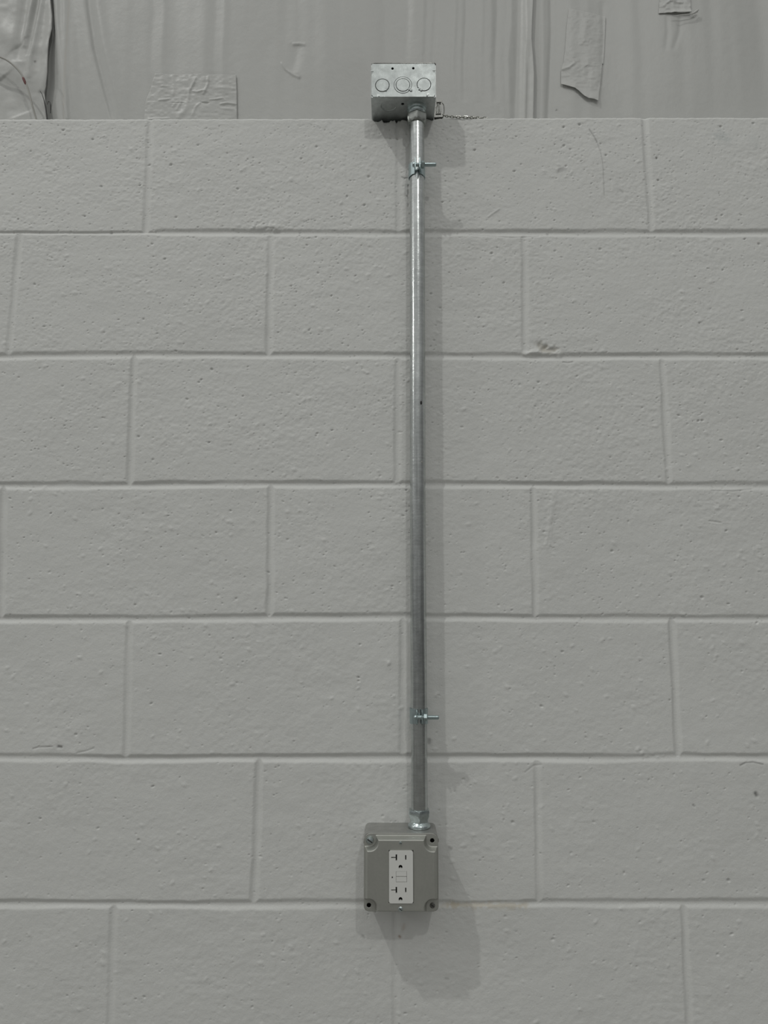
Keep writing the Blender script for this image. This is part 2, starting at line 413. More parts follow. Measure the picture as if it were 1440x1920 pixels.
# ragged chipped arris under the box and slightly rounded, uneven top edge
top_z = gz[-1]
edge = np.abs(wob(gx, .012, 501))*.0016+np.abs(wob(gx, .004, 502))*.0012
chip = .0058*np.exp(-((gx-at(724, 224)[0])/.008)**2)+.0046*np.exp(-((gx-at(705, 224)[0])/.006)**2)+.0060*np.exp(-((gx-at(746, 224)[0])/.007)**2)\
     + .0034*np.exp(-((gx-at(765, 224)[0])/.008)**2)+.003*np.exp(-((gx-at(812, 224)[0])/.006)**2)
chip *= (1+1.2*wob(gx, .003, 503))
zdrop = edge+chip
sel = GZ > top_z-.03
w_ = sm((GZ-(top_z-.014))/.014)
GZ2 = GZ-w_*zdrop[None]
hgt -= .0018*sm((GZ-(top_z-.0025))/.0025)
# build face + top return + back
Yf = -hgt
rows_back = 5
yb = np.array([.004, .012, .03, .10, .194])
top_x = np.repeat(gx[None], rows_back, 0); top_zz = np.repeat((GZ2[-1])[None], rows_back, 0).copy()
rec = np.exp(-yb/.03)[:, None]; top_zz = (top_z-.0002)-rec*0-(top_z-GZ2[-1])[None]*np.exp(-yb/.012)[:, None]
top_y = np.repeat(yb[:, None], len(gx), 1)
XX = np.concatenate([GX, top_x, gx[None]]); YY = np.concatenate([Yf, top_y, np.full((1, len(gx)), .194)]); ZZ = np.concatenate([GZ2, top_zz, np.zeros((1, len(gx)))])
TT = np.concatenate([tint, np.ones((rows_back+1, len(gx), 3))])
wall = link('wall_back', grid_mesh('wall_back', XX, YY, ZZ, TT), M_WALL); wall['kind'] = 'structure'

# wall carried on behind the insulation, floor
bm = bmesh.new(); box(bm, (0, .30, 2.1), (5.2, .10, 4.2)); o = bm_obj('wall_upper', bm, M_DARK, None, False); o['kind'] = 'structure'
bm = bmesh.new(); box(bm, (0, -4.0, -.05), (14, 8.0, .10)); o = bm_obj('floor', bm, M_CONC, None, False); o['kind'] = 'structure'

# ------------------------------------------------------------------ white insulation facing above the wall
SY = .086
ZB = Z0-.05
ZT = Z0+.85
def pz(pts, Y=SY): return [(p[0], p[2]) for p in (at(a, b, Y) for a, b in pts)]
def edge_fn(pts):
    P = sorted(pz(pts), key=lambda p: p[1]); P = np.array(P)
    return lambda z: np.interp(z, P[:, 1], P[:, 0])
def ridge(X, Z, pts, w, amp, asym=0.0, fade=True):
    P = pz(pts); d, s_, t_ = seg_dist(X, Z, P)
    ww = np.where(s_ > 0, w*(1+asym), w*(1-asym))
    f = np.sin(PI*np.clip(t_, 0, 1))**.35 if fade else 1
    return amp*np.exp(-(d/ww)**2)*f
def sheet_base(X, Z):
    """Y position of the facing: bulges between fixings and tucks back behind the wall top"""
    h = Z-Z0
    y = SY+.0+.016*np.exp(-(np.clip(h+.05, 0, 9)/.11)**1.5)
    y -= vnoise(X, Z, .33, .9, 31)*.010
    y -= vnoise(X+Z*.05, Z, .055, .8, 32)*.0050*(.5+sm(h/.2))
    y -= vnoise(X, Z, .018, .5, 33)*.0013*sm(h/.10+.3)
    y -= vnoise(X, Z, .03, .05, 34)*.0005
    return y
def sheet(name, lo, hi, nx, extra, label):
    zz = np.concatenate([np.arange(ZB, Z0+.34, .002), np.arange(Z0+.34, ZT, .01)])
    s = np.linspace(0, 1, nx)
    Zg = np.repeat(zz[:, None], nx, 1); Xg = lo(zz)[:, None]*(1-s)+hi(zz)[:, None]*s
    tn = np.ones(Zg.shape+(3,))
    Yg = sheet_base(Xg, Zg)
    Yg = extra(Xg, Zg, Yg, tn)
    o = link(name, grid_mesh(name, Xg, Yg, Zg, tn), M_SHEET)
    md = o.modifiers.new('thickness', 'SOLIDIFY'); md.thickness = .0007; md.offset = -1
    return tag(o, label, 'insulation sheet', 'white insulation facing above the block wall')
A_edge = [(97, -330), (97, 0), (101, 35), (101, 60), (96, 80), (93, 110), (92, 140), (88, 165), (84, 176), (85, 190), (87, 205), (89, 230), (90, 300)]
B_lip = [(104, -330), (103, 0), (104, 40), (107, 75), (110, 110), (113, 140), (116, 175), (120, 230), (121, 300)]
C_edge = [(999, -330), (999, 0), (997, 40), (996, 75), (999, 110), (1001, 140), (1000, 230), (1000, 300)]
fA, fB, fC = edge_fn(A_edge), edge_fn(B_lip), edge_fn(C_edge)
def dot(X, Z, tn, px, py, r, k=.85):
    p = at(px, py, SY); g = np.exp(-((X-p[0])**2+(Z-p[2])**2)/r**2); tn *= (1-k*g)[..., None]
def left_extra(X, Z, Y, tn):
    Y = Y-.010+.0065*sm(1-(fA(Z)-X)/.06)
    Y -= ridge(X, Z, [(70, -60), (66, 0), (55, 50), (47, 95)], .0045, .0050, .3)
    Y -= ridge(X, Z, [(84, -60), (82, 0), (72, 50), (60, 110), (56, 150)], .005, .0035)
    Y += ridge(X, Z, [(60, -60), (52, 0), (44, 60), (36, 120)], .008, .0050)
    Y += ridge(X, Z, [(76, -40), (74, 10), (66, 60), (56, 110)], .0045, .0030)
    Y -= ridge(X, Z, [(95, 0), (98, 50), (92, 90), (88, 140), (82, 175)], .008, .0045)
    Y += ridge(X, Z, [(5, 150), (20, 170), (40, 215)], .02, .004)
    Y -= ridge(X, Z, [(0, 60), (25, 75), (40, 90)], .02, .003)
    Y -= vnoise(X, Z, .02, .02, 91)*.0012+vnoise(X, Z, .008, .008, 92)*.0005
    Y += .004*sm((fA(Z)-X-.0)/.05)
    dot(X, Z, tn, 68, 119, .0018); dot(X, Z, tn, 80, 75, .002, .2); dot(X, Z, tn, 76, 172, .003, .3)
    dot(X, Z, tn, 1, 153, .004, .25)
    return Y
def mid_extra(X, Z, Y, tn):
    a = fA(Z); b = fB(Z)
    t = np.clip((b-X)/(b-a+.004), 0, 2.2)
    Y = Y+.009*sm(t/1.0)
    Y -= .0030*np.exp(-((X-b-.004)/.006)**2)
    Y -= ridge(X, Z, [(121, -80), (122, 60), (124, 221)], .006, .0022, 0, False)
    Y += ridge(X, Z, [(160, -60), (168, 20), (178, 90), (198, 170), (215, 235)], .008, .0048, .4)
    Y -= ridge(X, Z, [(176, -60), (184, 20), (196, 90), (214, 170), (232, 235)], .010, .0028)
    Y += ridge(X, Z, [(135, -60), (145, 60), (160, 230)], .01, .0018)
    for x0, am, w in ((285, .0018, .008), (305, -.0012, .006), (400, .0012, .008), (420, -.0012, .006), (635, .0008, .006), (760, .0015, .008), (790, -.0012, .006), (815, .0016, .006), (850, -.0010, .005), (872, .0014, .005), (900, -.0012, .006), (930, .0015, .006), (955, -.0012, .005)):
        Y += ridge(X, Z, [(x0, -120), (x0+3, 20), (x0-2, 110), (x0, 190)], w, am*.7)
    Y += ridge(X, Z, [(975, -80), (973, 60), (968, 221)], .008, .0028, 0, False)
    Y -= ridge(X, Z, [(988, -80), (987, 60), (984, 221)], .005, .0030, 0, False)
    Y -= .0046*sm(1-(fC(Z)-X)/.012)
    # creased fold left of the box
    Y -= ridge(X, Z, [(527, 117), (535, 130), (550, 141), (563, 147)], .0016, .0018)
    Y -= ridge(X, Z, [(548, 84), (560, 84), (574, 86)], .0022, .0014)
    Y -= ridge(X, Z, [(556, 84), (553, 110), (548, 135)], .010, -.0020)
    Y -= vnoise(X, Z, .006, .25, 93)*.00035*sm((X-at(840, 100, SY)[0])/.03)
    dot(X, Z, tn, 562, 146, .0028, .35)
    p = at(125, 100, SY)[0]; g = np.exp(-((X-p)/.0018)**2)*.06; tn *= 1-g[..., None]*np.array([.4, .8, 1.2])
    return Y
def right_extra(X, Z, Y, tn):
    Y = Y+.0022
    Y += ridge(X, Z, [(1032, -80), (1034, 60), (1031, 140), (1028, 221)], .005, .0018, .3, False)
    Y -= ridge(X, Z, [(1016, -80), (1017, 60), (1016, 221)], .008, .0018, 0, False)
    Y += ridge(X, Z, [(1250, 30), (1252, 60), (1248, 95)], .004, .0010)
    Y += ridge(X, Z, [(1275, 30), (1274, 60), (1262, 95)], .004, .0010)
    Y += ridge(X, Z, [(1130, 0), (1132, 60), (1128, 160)], .005, .0010)
    dot(X, Z, tn, 1045, 202, .0014, .8)
    return Y
sheet('insulation_facing', lambda z: z*0-2.6, fA, 1100, left_extra, 'wrinkled white insulation facing at upper left, with ragged free edge beside the dark gap')
sheet('insulation_facing', lambda z: fA(z)-.02, fC, 900, mid_extra, 'broad white insulation facing behind the upper metal box, between the two seams')
sheet('insulation_facing', lambda z: fC(z)-.015, lambda z: z*0+2.6, 1100, right_extra, 'smooth white insulation facing right of the thin dark seam, upper right')

# tape patches follow the facing
def facing_y(x, z, side):
    X = np.atleast_1d(np.array(x, float)); Zq = np.atleast_1d(np.array(z, float)); tn = np.ones(X.shape+(3,))
    Y = sheet_base(X, Zq)
    return (mid_extra if side == 'm' else right_extra)(X, Zq, Y, tn)
def tape(outline_px, side, creases, label, bottom=None, lift=.0022, curl=None, n=110, rough=.0008, gapline=None):
    """four sided patch: outline as left edge (top->bottom) and right edge (top->bottom)"""
    le, re = outline_px
    Lp = np.array(pz(le)); Rp = np.array(pz(re))
    t = np.linspace(0, 1, n); tl = np.linspace(0, 1, len(Lp)); tr = np.linspace(0, 1, len(Rp))
    lx, lz = np.interp(t, tl, Lp[:, 0]), np.interp(t, tl, Lp[:, 1]); rx, rz = np.interp(t, tr, Rp[:, 0]), np.interp(t, tr, Rp[:, 1])
    s = np.linspace(0, 1, n)
    X = lx[:, None]*(1-s)+rx[:, None]*s; Zq = lz[:, None]*(1-s)+rz[:, None]*s
    if bottom:
        B = np.array(pz(bottom)); bz = np.interp(X[-1], B[:, 0], B[:, 1])
        Zq = Zq+(np.clip((t-.5)/.5, 0, 1)**2)[:, None]*(bz-Zq[-1])[None]
    Y = facing_y(X.ravel(), Zq.ravel(), side).reshape(X.shape)-lift
    for pts, w, a in creases: Y -= ridge(X, Zq, pts, w, a*.6)
    Y -= vnoise(X, Zq, .006, .004, 41)*rough+vnoise(X, Zq, .016, .01, 42)*rough
    if curl is not None: Y -= curl(np.repeat(t[:, None], n, 1), np.repeat(s[None], n, 0))
    me = grid_mesh('tape_patch', X[::-1], Y[::-1], Zq[::-1])
    o = link('tape_patch', me, M_TAPE)
    md = o.modifiers.new('thickness', 'SOLIDIFY'); md.thickness = .0003; md.offset = -1
    tag(o, label, 'tape'); return o
tape(([(290, 138), (282, 165), (272, 190), (268, 228)], [(443, 142), (444, 170), (444, 200), (444, 228)]), 'm',
     [([(323, 140), (326, 165), (325, 180)], .0022, .0016), ([(368, 145), (364, 155), (355, 170), (352, 192)], .0022, .0030),
      ([(391, 143), (390, 160), (384, 172), (381, 178)], .0020, .0026), ([(360, 170), (370, 173), (384, 170)], .0018, .0022),
      ([(296, 187), (310, 186), (320, 183)], .0018, .0022), ([(392, 187), (405, 186), (420, 184)], .0018, .0026),
      ([(412, 195), (425, 193), (445, 195)], .0018, .0026), ([(275, 222), (290, 222), (318, 219)], .0022, .0030),
      ([(352, 192), (345, 205), (330, 220)], .0050, .0020), ([(340, 188), (330, 205)], .0018, .0016), ([(376, 192), (366, 200), (360, 215)], .0018, .0018),
      ([(330, 190), (322, 200)], .0018, .0014), ([(300, 162), (320, 160)], .0018, .0012), ([(318, 191), (345, 192)], .0010, -.0016), ([(378, 192), (392, 193)], .0012, -.0030),
      ([(410, 202), (440, 204)], .0025, .0014), ([(400, 165), (440, 166)], .003, .0010)],
     'crinkled white tape patch just above the wall top, left of the box', rough=.0006)
tape(([(1066, 18), (1062, 50), (1059, 95), (1056, 120)], [(1136, 30), (1135, 60), (1134, 90), (1132, 118)]), 'r',
     [([(1098, 35), (1096, 60), (1090, 80)], .006, .0016), ([(1086, 85), (1096, 78), (1104, 79)], .003, .0012), ([(1052, 131), (1066, 127), (1078, 117)], .002, .003)],
     'smooth rectangular white tape patch beside the thin seam, upper piece', rough=.0004, lift=.0018)
tape(([(1056, 119), (1052, 132), (1052, 158)], [(1130, 116), (1127, 150), (1122, 188)]), 'r',
     [([(1053, 131), (1066, 128), (1080, 117)], .0026, .0022), ([(1098, 125), (1105, 135), (1100, 150)], .005, -.0014)],
     'torn lower end of white tape hanging loose from the patch above it', rough=.0006, lift=.0026,
     curl=lambda t, s: .0030*sm((t-.8)/.2)*(.4+.6*s), bottom=[(1052, 158), (1062, 161), (1078, 166), (1086, 172), (1096, 181), (1104, 185), (1114, 186), (1122, 189)])
tape(([(1236, -22), (1236, 0), (1234, 27)], [(1294, -22), (1294, 0), (1294, 27)]), 'r',
     [([(1242, 14), (1255, 4), (1268, 2)], .0024, .0018), ([(1262, 4), (1280, 8)], .0024, .0014), ([(1240, 25), (1260, 26), (1290, 24)], .0018, .0016)],
     'small crinkled white tape scrap at the top edge, upper right', rough=.0012, lift=.0016, curl=lambda t, s: .004*sm((t-.8)/.2)*s)
# curled little tip at its corner
bm = bmesh.new(); P = [at(*q, SY-.008) for q in ((1262, 30), (1278, 28), (1292, 27), (1302, 24), (1310, 18))]
for p in P: p[1] = min(p[1], float(facing_y(p[0], p[2], 'r')[0])-.0016)
tube(bm, smoothpath(P, 20), list(np.interp(np.linspace(0, 1, 20), [0, .6, .9, 1], [.0006, .0010, .0024, .0010])), 8)
tag(bm_obj('tape_curl', bm, M_TAPE), 'curled sliver of white tape under the small scrap, upper right', 'tape')

# cord and hooked wire, with a black tube as gap shade, at the left
bm = bmesh.new(); cp = [at(*q, SY-.030) for q in ((-60, 92), (-25, 98), (0, 107), (13, 113), (26, 123), (37, 135), (46, 150), (54, 172), (60, 196), (66, 221), (70, 240))]
for p in cp[-2:]: p[1] += .004
tube(bm, smoothpath(cp, 60), .0016, 8)
cord = bm_obj('cord', bm, M_CORD); tag(cord, 'thin grey cord curving down behind the wall top at far left', 'cord')
bm = bmesh.new(); tube(bm, smoothpath([at(*q, SY-.031) for q in ((42.5, 145), (45, 150), (48, 158))], 8), [.0010, .0018, .0021, .0021, .0021, .0021, .0018, .001], 8)
o = bm_obj('red_marking', bm, M_RED, cord); o['label'] = 'dark red mark'
bm = bmesh.new(); tube(bm, smoothpath([at(*q, SY-.014) for q in ((75, 171), (79, 177), (83, 190), (86, 205), (88, 221), (90, 238))], 24), list(np.interp(np.linspace(0, 1, 24), [0, .35, .5, 1], [.0004, .0007, .0013, .0013])), 8)  # black tube stands in for the shade of the sheet gap
tag(bm_obj('wire', bm, M_BLKW), 'straight black strip standing in for the shaded gap between the sheets at left', 'wire')
bm = bmesh.new(); tube(bm, smoothpath([at(*q, SY-.012) for q in ((89, 196), (91, 190), (94, 193), (95, 200), (94.5, 212))], 24), list(np.interp(np.linspace(0, 1, 24), [0, .5, .7, 1], [.0004, .0007, .0011, .0007])), 8)
tag(bm_obj('wire', bm, M_BLKW), 'short hooked black wire right beside the dark gap line', 'wire')

# ------------------------------------------------------------------ upper junction box
BX0, BX1 = -.0433, .0583; BF = -.0513; BB = BF+.1016; BZ0 = Z0-.0043; BZ1 = BZ0+.0567
PX = .0290; PY = -.0235                      # conduit axis
t = .0016
jb = thing('junction_box', 'square galvanised steel junction box sitting on the wall top', 'electrical box', ((BX0+BX1)/2, 0, BZ0))
def w2(o): return None
def child(name, bm, mt, root, **k):
    bmesh.ops.translate(bm, vec=-Vector(root.location), verts=bm.verts)
    return bm_obj(name, bm, mt, root, **k)
def fxz(px, py): p = at(px, py, BF); return p[0], p[2]
kos = [(717, 160, .0112), (755.5, 159.5, .0112), (795, 158.5, .0112)]
holes = [(736, 128.5, .0019), (775, 128, .0019)]
bm = bmesh.new()
c = .0035
front = [(BX0+c, BZ0), (BX1-c, BZ0), (BX1-.0008, BZ0+c*1.2), (BX1-.0008, BZ1-.002), (BX1-.002, BZ1), (BX0+.002, BZ1), (BX0+.0008, BZ1-.002), (BX0+.0008, BZ0+c*1.2)]
lp = [front]+[circ(*fxz(x, y), r, 40) for x, y, r in (kos[0], kos[2])]+[circ(*fxz(kos[1][0], kos[1][1]), .0142, 40)]+[circ(*fxz(x, y), r, 20) for x, y, r in holes]
add_plate(bm, lp, t, Matrix.Translation((0, BF+t/2, 0)) @ FRONT, .0003)
child('front_panel', bm, M_GALVF, jb)
bm = bmesh.new()
for x in (BX0+t/2, BX1-t/2): box(bm, (x, (BF+BB)/2+.001, (BZ0+BZ1)/2+.0004), (t, BB-BF-.003, BZ1-BZ0-.001), .0004)
box(bm, ((BX0+BX1)/2, BB-t/2, (BZ0+BZ1)/2), (BX1-BX0-.002, t, BZ1-BZ0), .0004)
child('side_panel', bm, M_GALV, jb)
# bottom with hole, dimpled knockout
bcx, bcy = None, None
def bot(px, py):     # photo point on the underside plane
    D = FW*F_PX+RT*(px-720)-UP*(py-960); k = (BZ0-Z0-CZ)/D[2]; return CX+D[0]*k, -CD+D[1]*k
ko2 = bot(729, 199); hl = bot(755, 195)
bm = bmesh.new()
lpb = [rrect(BX0+.0006, BF+.0012, BX1-.0006, BB-.001, .002), circ(hl[0], hl[1], .0026, 20), circ(PX, PY, .0125, 40), circ(ko2[0], ko2[1], .0128, 40)]
add_plate(bm, lpb, t, Matrix.Translation((0, 0, BZ0+t/2)))
child('bottom_panel', bm, M_GALV, jb)
bm = bmesh.new()
lathe(bm, [(.0126, BZ0+.0012), (.0126, BZ0+.0004), (.0118, BZ0+.0006), (.0090, BZ0+.0060), (.0050, BZ0+.0074), (.0030, BZ0+.0050), (.0010, BZ0+.0012), (.0008, BZ0+.0080), (.0126, BZ0+.0080)], 40, Matrix.Translation((ko2[0], ko2[1], 0)))
child('knockout', bm, M_GALV, jb)
for n, (x, y, r) in enumerate(kos):
    X, Zc = fxz(x, y); bm = bmesh.new(); MM = Matrix.Translation((X, BF, Zc)) @ FRONT
    if n == 1:
        lathe(bm, [(.0106, -.0016), (.0106, .0002), (.0102, .0006), (.0, .0006)][:3], 40, MM)
        add_plate(bm, [circ(0, 0, .0138, 40), circ(0, 0, .0111, 40)], .0012, MM @ Matrix.Translation((0, 0, -.0004)), .0003)
        tb = (.0098, -.0078)
    else:
        lathe(bm, [(r-.0007, -.0016), (r-.0007, .0000), (r-.0011, .0004)], 40, MM); tb = (-.0072, -.0082) if n == 2 else (.0055, -.0085)
    for q in ((0, 0), (.0030, -.0018))[:2 if n else 1]:
        lathe(bm, [(.0019, -.001), (.0019, .0006), (.0010, .0012)], 14, MM @ Matrix.Translation((tb[0]+q[0], tb[1]+q[1], 0)))
    child('knockout', bm, M_GALVF, jb)
for x, y in ((708, 181), (801, 178.5)):
    bm = bmesh.new(); X, Zc = fxz(x, y-1); box(bm, (X, BF-.0004, Zc), (.0022, .0022, .0054), .0006); box(bm, (X+.0022, BF-.0001, Zc+.001), (.0022, .0012, .0034), .0004)
    child('corner_tab', bm, M_GALV, jb)
for x, y in ((697.5, 133.5), (814, 132)):
    bm = bmesh.new(); X, Zc = fxz(x, y); box(bm, (X, BF-.0002, Zc), (.0046, .0016, .0018), .0005); box(bm, (X, BF-.0001, Zc-.002), (.0034, .0010, .0014), .0004)
    child('side_tab', bm, M_GALV, jb)
bm = bmesh.new()   # lid seen edge-on along the top
add_plate(bm, [rrect(BX0+.0002, BF-.0003, BX1+.0006, BB, .004)], .0012, Matrix.Translation((0, 0, BZ1+.0006)))
child('lid', bm, M_CLIP, jb)
bm = bmesh.new(); box(bm, ((BX0+BX1)/2, (BF+BB)/2, (BZ0+BZ1)/2+.005), (BX1-BX0-.006, BB-BF-.008, BZ1-BZ0-.018)); child('interior_shade_block', bm, M_BLACK, jb, smooth=False)  # solid black block in place of the box's unlit hollow

# ------------------------------------------------------------------ connectors and conduit
def px_axis(z):       # slight lean of the conduit
    f = (Z0-z)/1.1; return PX+(-.0016)*f, PY+(-.0005)*f
def hexrough(r0): return hexr(r0)
zt = BZ0
uc = thing('conduit_connector', 'zinc compression connector hanging from the underside of the upper box', 'conduit fitting', (PX, PY, zt))
def loc(prof, base, sgn): return [(r, base+sgn*z) for r, z in prof]
bm = bmesh.new(); lathe(bm, [(.0150, 0), (.0155, -.0010), (.0155, -.0034), (.0150, -.0046), (.0138, -.0048), (.0140, -.0062), (.0134, -.0096), (.0122, -.0112), (.0120, -.0150)], 48)
bm_obj('body', bm, M_ZINC, uc)
bm = bmesh.new(); h_ = hexr(.0146)
hx = lambda k: (lambda a: min(h_(a), .0165)*k)
lathe(bm, [(.0128, -.0112), (hx(.92), -.0118), (hx(1.03), -.0150), (hx(1.03), -.0225), (hx(.97), -.0262), (.0138, -.0276), (.0122, -.0278)], 72, None, PI/6)
bm_obj('compression_nut', bm, M_CAST, uc, angle=25)
zl = Z0-1.1068
lx, ly = px_axis(zl)
lc = thing('conduit_connector', 'shiny zinc compression connector on top of the outlet box', 'conduit fitting', (lx, ly, zl))
bm = bmesh.new(); lathe(bm, [(.0156, 0.0002), (.0160, .0012), (.0160, .0030), (.0150, .0052), (.0132, .0066), (.0122, .0080), (.0120, .0120)], 48)
bm_obj('body', bm, M_ZINC, lc)
bm = bmesh.new()
lathe(bm, [(.0120, .0078), (hx(.84), .0082), (hx(.86), .0120), (hx(.97), .0165), (hx(.985), .0220), (hx(.95), .0245), (.0128, .0250), (.0120, .0250)], 72, None, .2)
bm_obj('compression_nut', bm, M_ZINC, lc, angle=25)
# conduit
za, zb = BZ0-.012, zl+.012
bm = bmesh.new(); N = 60; seg = 40; rings = []
for i in range(N+1):
    z = za+(zb-za)*i/N; cx_, cy_ = px_axis(z)
    cx_ += .0004*math.sin(z*7.0)
    rings.append([bm.verts.new((cx_+.01175*math.cos(2*PI*k/seg), cy_+.01175*math.sin(2*PI*k/seg), z)) for k in range(seg)])
for a, b in zip(rings, rings[1:]):
    for k in range(seg): bm.faces.new((a[k], b[k], b[(k+1) % seg], a[(k+1) % seg]))
bm.faces.new(rings[0]); bm.faces.new(rings[-1])
pipe = bm_obj('conduit', bm, M_PIPE, angle=60)
tag(pipe, 'long vertical galvanised steel conduit running between the two boxes', 'conduit')
for (x, y, a, b_) in ((789.5, 755, .0016, .0030), (791, 866, .0012, .0010)):
    z = at(x, y, PY-.011)[2]; cx_, cy_ = px_axis(z); X = at(x, y, PY-.010)[0]-cx_; ang = math.asin(max(-1, min(1, X/.0118)))
    bm = bmesh.new(); lathe(bm, [(a, -.0004), (a, .0003), (a*.6, .0006)], 14, Matrix.Translation((cx_+.0117*math.sin(ang), cy_-.0117*math.cos(ang), z)) @ Matrix.Rotation(ang, 4, 'Z') @ FRONT @ Matrix.Diagonal((1, b_/a, 1, 1)))
    o = bm_obj('dirt_spot', bm, M_BLKW if y < 800 else M_CORD, pipe); o['label'] = 'small dark speck'

# ------------------------------------------------------------------ conduit clamps
def clamp(zc, label, bolt_len, tiltx=0):
    cx_, cy_ = px_axis(zc)
    root = thing('conduit_clamp', label, 'clamp', (cx_, cy_, zc), 'conduit clamps')
    r = .0127; th = .0011; g = .0036
    a0 = math.asin(g/r); path = []
    for k in range(5): path.append((-g, -(r*math.cos(a0)+.0150*(1-k/4))))
    n = 44
    for k in range(1, n): 
        a = -PI/2-a0-(2*PI-2*a0)*k/n; path.append((r*math.cos(a), r*math.sin(a)))
    for k in range(5): path.append((g, -(r*math.cos(a0)+.0150*(k/4))))
    bm = bmesh.new(); P = [Vector((p[0], p[1])) for p in path]; M_ = len(P); strips = []
    for i, p in enumerate(P):
        t_ = (P[min(i+1, M_-1)]-P[max(i-1, 0)]).normalized(); nrm = Vector((-t_.y, t_.x))
        hh = .0108
        de = min(i, M_-1-i)
        if de < 3: hh *= (.72, .92, 1)[de]
        elif de < 8: hh *= .94
        strips.append([bm.verts.new((p.x+nrm.x*s*th/2, p.y+nrm.y*s*th/2, zz)) for s, zz in ((-1, -hh), (-1, hh), (1, hh), (1, -hh))])
    for a, b in zip(strips, strips[1:]):
        for k in range(4): bm.faces.new((a[k], a[(k+1) % 4], b[(k+1) % 4], b[k]))
    bm.faces.new(strips[0]); bm.faces.new(list(reversed(strips[-1])))
    bm_obj('strap', bm, M_CLZ, root, angle=40)
    by = -.0203
    RX = Matrix.Translation((0, by, 0)) @ Matrix.Rotation(PI/2, 4, 'Y')
    bm = bmesh.new()
    lathe(bm, [(.0010, -.0078), (.0028, -.0075), (.0036, -.0064), (.0040, -.0046)], 20, RX)
    L_ = bolt_len; prof = [(.0030, -.0046)]
    zz = .0078
    prof.append((.0030, zz))
    while zz < L_-.001:
        prof += [(.00308, zz+.0004), (.0029, zz+.0008)]; zz += .0009
    prof += [(.0024, L_)]
    lathe(bm, prof, 20, RX)
    bm_obj('bolt', bm, M_CLZ, root)
    bm = bmesh.new(); lathe(bm, [(hexr(.0046), .0058), (hexr(.0050), .0063), (hexr(.0050), .0104), (hexr(.0046), .0109)], 6, RX, PI/6)
    bm_obj('nut', bm, M_CLZ, root, smooth=False)
    bm = bmesh.new(); box(bm, (0, (.0125-cy_)/2+.0003, 0), (.012, -cy_-.0125, .017), .001)
    bm_obj('wall_mount', bm, M_CLZ, root)
clamp(at(785, 316, PY-.008)[2]-.001, 'upper zinc conduit clamp just below the junction box, bolt pointing right', .0293)
clamp(at(785, 1344, PY-.014)[2], 'lower zinc conduit clamp above the outlet box, bolt pointing right', .0277)

# ------------------------------------------------------------------ outlet box
OX0, OX1 = -.0497, .0519; OZ1 = Z0-1.1070; OZ0 = OZ1-.1016; OD = .0540
oc = ((OX0+OX1)/2, (OZ0+OZ1)/2)
ob = thing('outlet_box', 'square grey metal outlet box with a white duplex receptacle, low on the wall', 'electrical box', (oc[0], 0, OZ0))
bm = bmesh.new()
loops = [rrect(OX0, OZ0, OX1, OZ1, .006), rrect(OX0+.0018, OZ0+.0018, OX1-.0018, OZ1-.0018, .0045)]
add_plate(bm, loops, OD-.002, Matrix.Translation((0, -OD/2-.001, 0)) @ FRONT)
add_plate(bm, [rrect(OX0, OZ0, OX1, OZ1, .006)], .002, Matrix.Translation((0, -.001, 0)) @ FRONT)
child('box_body', bm, M_BODY, ob, angle=50)
for x, z in ((OX1+.0006, OZ1-.010), (OX0-.0002, OZ1-.012)):
    bm = bmesh.new(); box(bm, (x, -.050, z), (.0016, .006, .004), .0005)
    child('side_tab', bm, M_BODY, ob)
# raised cover as pressed sheet with cut-outs
def cxz(px, py, Y=-.060): p = at(px, py, Y); return p[0], p[2]
hTR, hBL = cxz(810.5, 1576.5, -.057), cxz(691.5, 1698, -.057)
sTL, sBR = cxz(693.5, 1576, -.058), cxz(811, 1699, -.058)
step = .0005
CX0, CX1, CZ0_, CZ1_ = oc[0]-.0515, oc[0]+.0515, oc[1]-.0513, oc[1]+.0513
xs = np.arange(CX0, CX1+1e-6, step); zs = np.arange(CZ0_, CZ1_+1e-6, step); X, Zg = np.meshgrid(xs, zs)
def sd_rrect(X, Z, x0, z0, x1, z1, r):
    qx = np.abs(X-(x0+x1)/2)-((x1-x0)/2-r); qz = np.abs(Z-(z0+z1)/2)-((z1-z0)/2-r)
    return np.hypot(np.maximum(qx, 0), np.maximum(qz, 0))+np.minimum(np.maximum(qx, qz), 0)-r
outer = sd_rrect(X, Zg, CX0, CZ0_, CX1, CZ1_, .0095)
rais = sd_rrect(X, Zg, CX0+.0012, CZ0_+.0006, CX1-.0012, CZ1_-.0022, .006)
notch = np.full(X.shape, -9.0)
for (hx_, hz_) in (hTR, hBL, sTL, sBR):
    sxn = 1 if hx_ > oc[0] else -1; szn = 1 if hz_ > oc[1] else -1
    # quarter-round pocket open to the corner
    dx = np.maximum((hx_-X)*sxn, 0); dz = np.maximum((hz_-Zg)*szn, 0)
    notch = np.maximum(notch, .0078-np.hypot(dx, dz))
d_in = np.maximum(rais, notch)      # <0 inside the raised field
k = 1-sm((d_in+.0046)/.0046)
hh = .0014+.0108*k
Yc = -(OD+hh)
hole = np.zeros(X.shape, bool)
rx0, rz1 = cxz(729, 1594, -.0662); rx1, rz0 = cxz(775, 1693.5, -.0662)
keep = outer < 0
for (a, b) in (hTR, hBL): keep &= np.hypot(X-a, Zg-b) > .0027
keep &= ~((X > rx0) & (X < rx1) & (Zg > rz0) & (Zg < rz1))
nr, nc = X.shape; idx = np.arange(nr*nc).reshape(nr, nc)
kf = keep[:-1, :-1] & keep[1:, 1:] & keep[1:, :-1] & keep[:-1, 1:]
q = np.stack([idx[:-1, :-1], idx[:-1, 1:], idx[1:, 1:], idx[1:, :-1]], -1)[kf]
co = np.stack([X, Yc, Zg], -1).reshape(-1, 3)-np.array(ob.location)
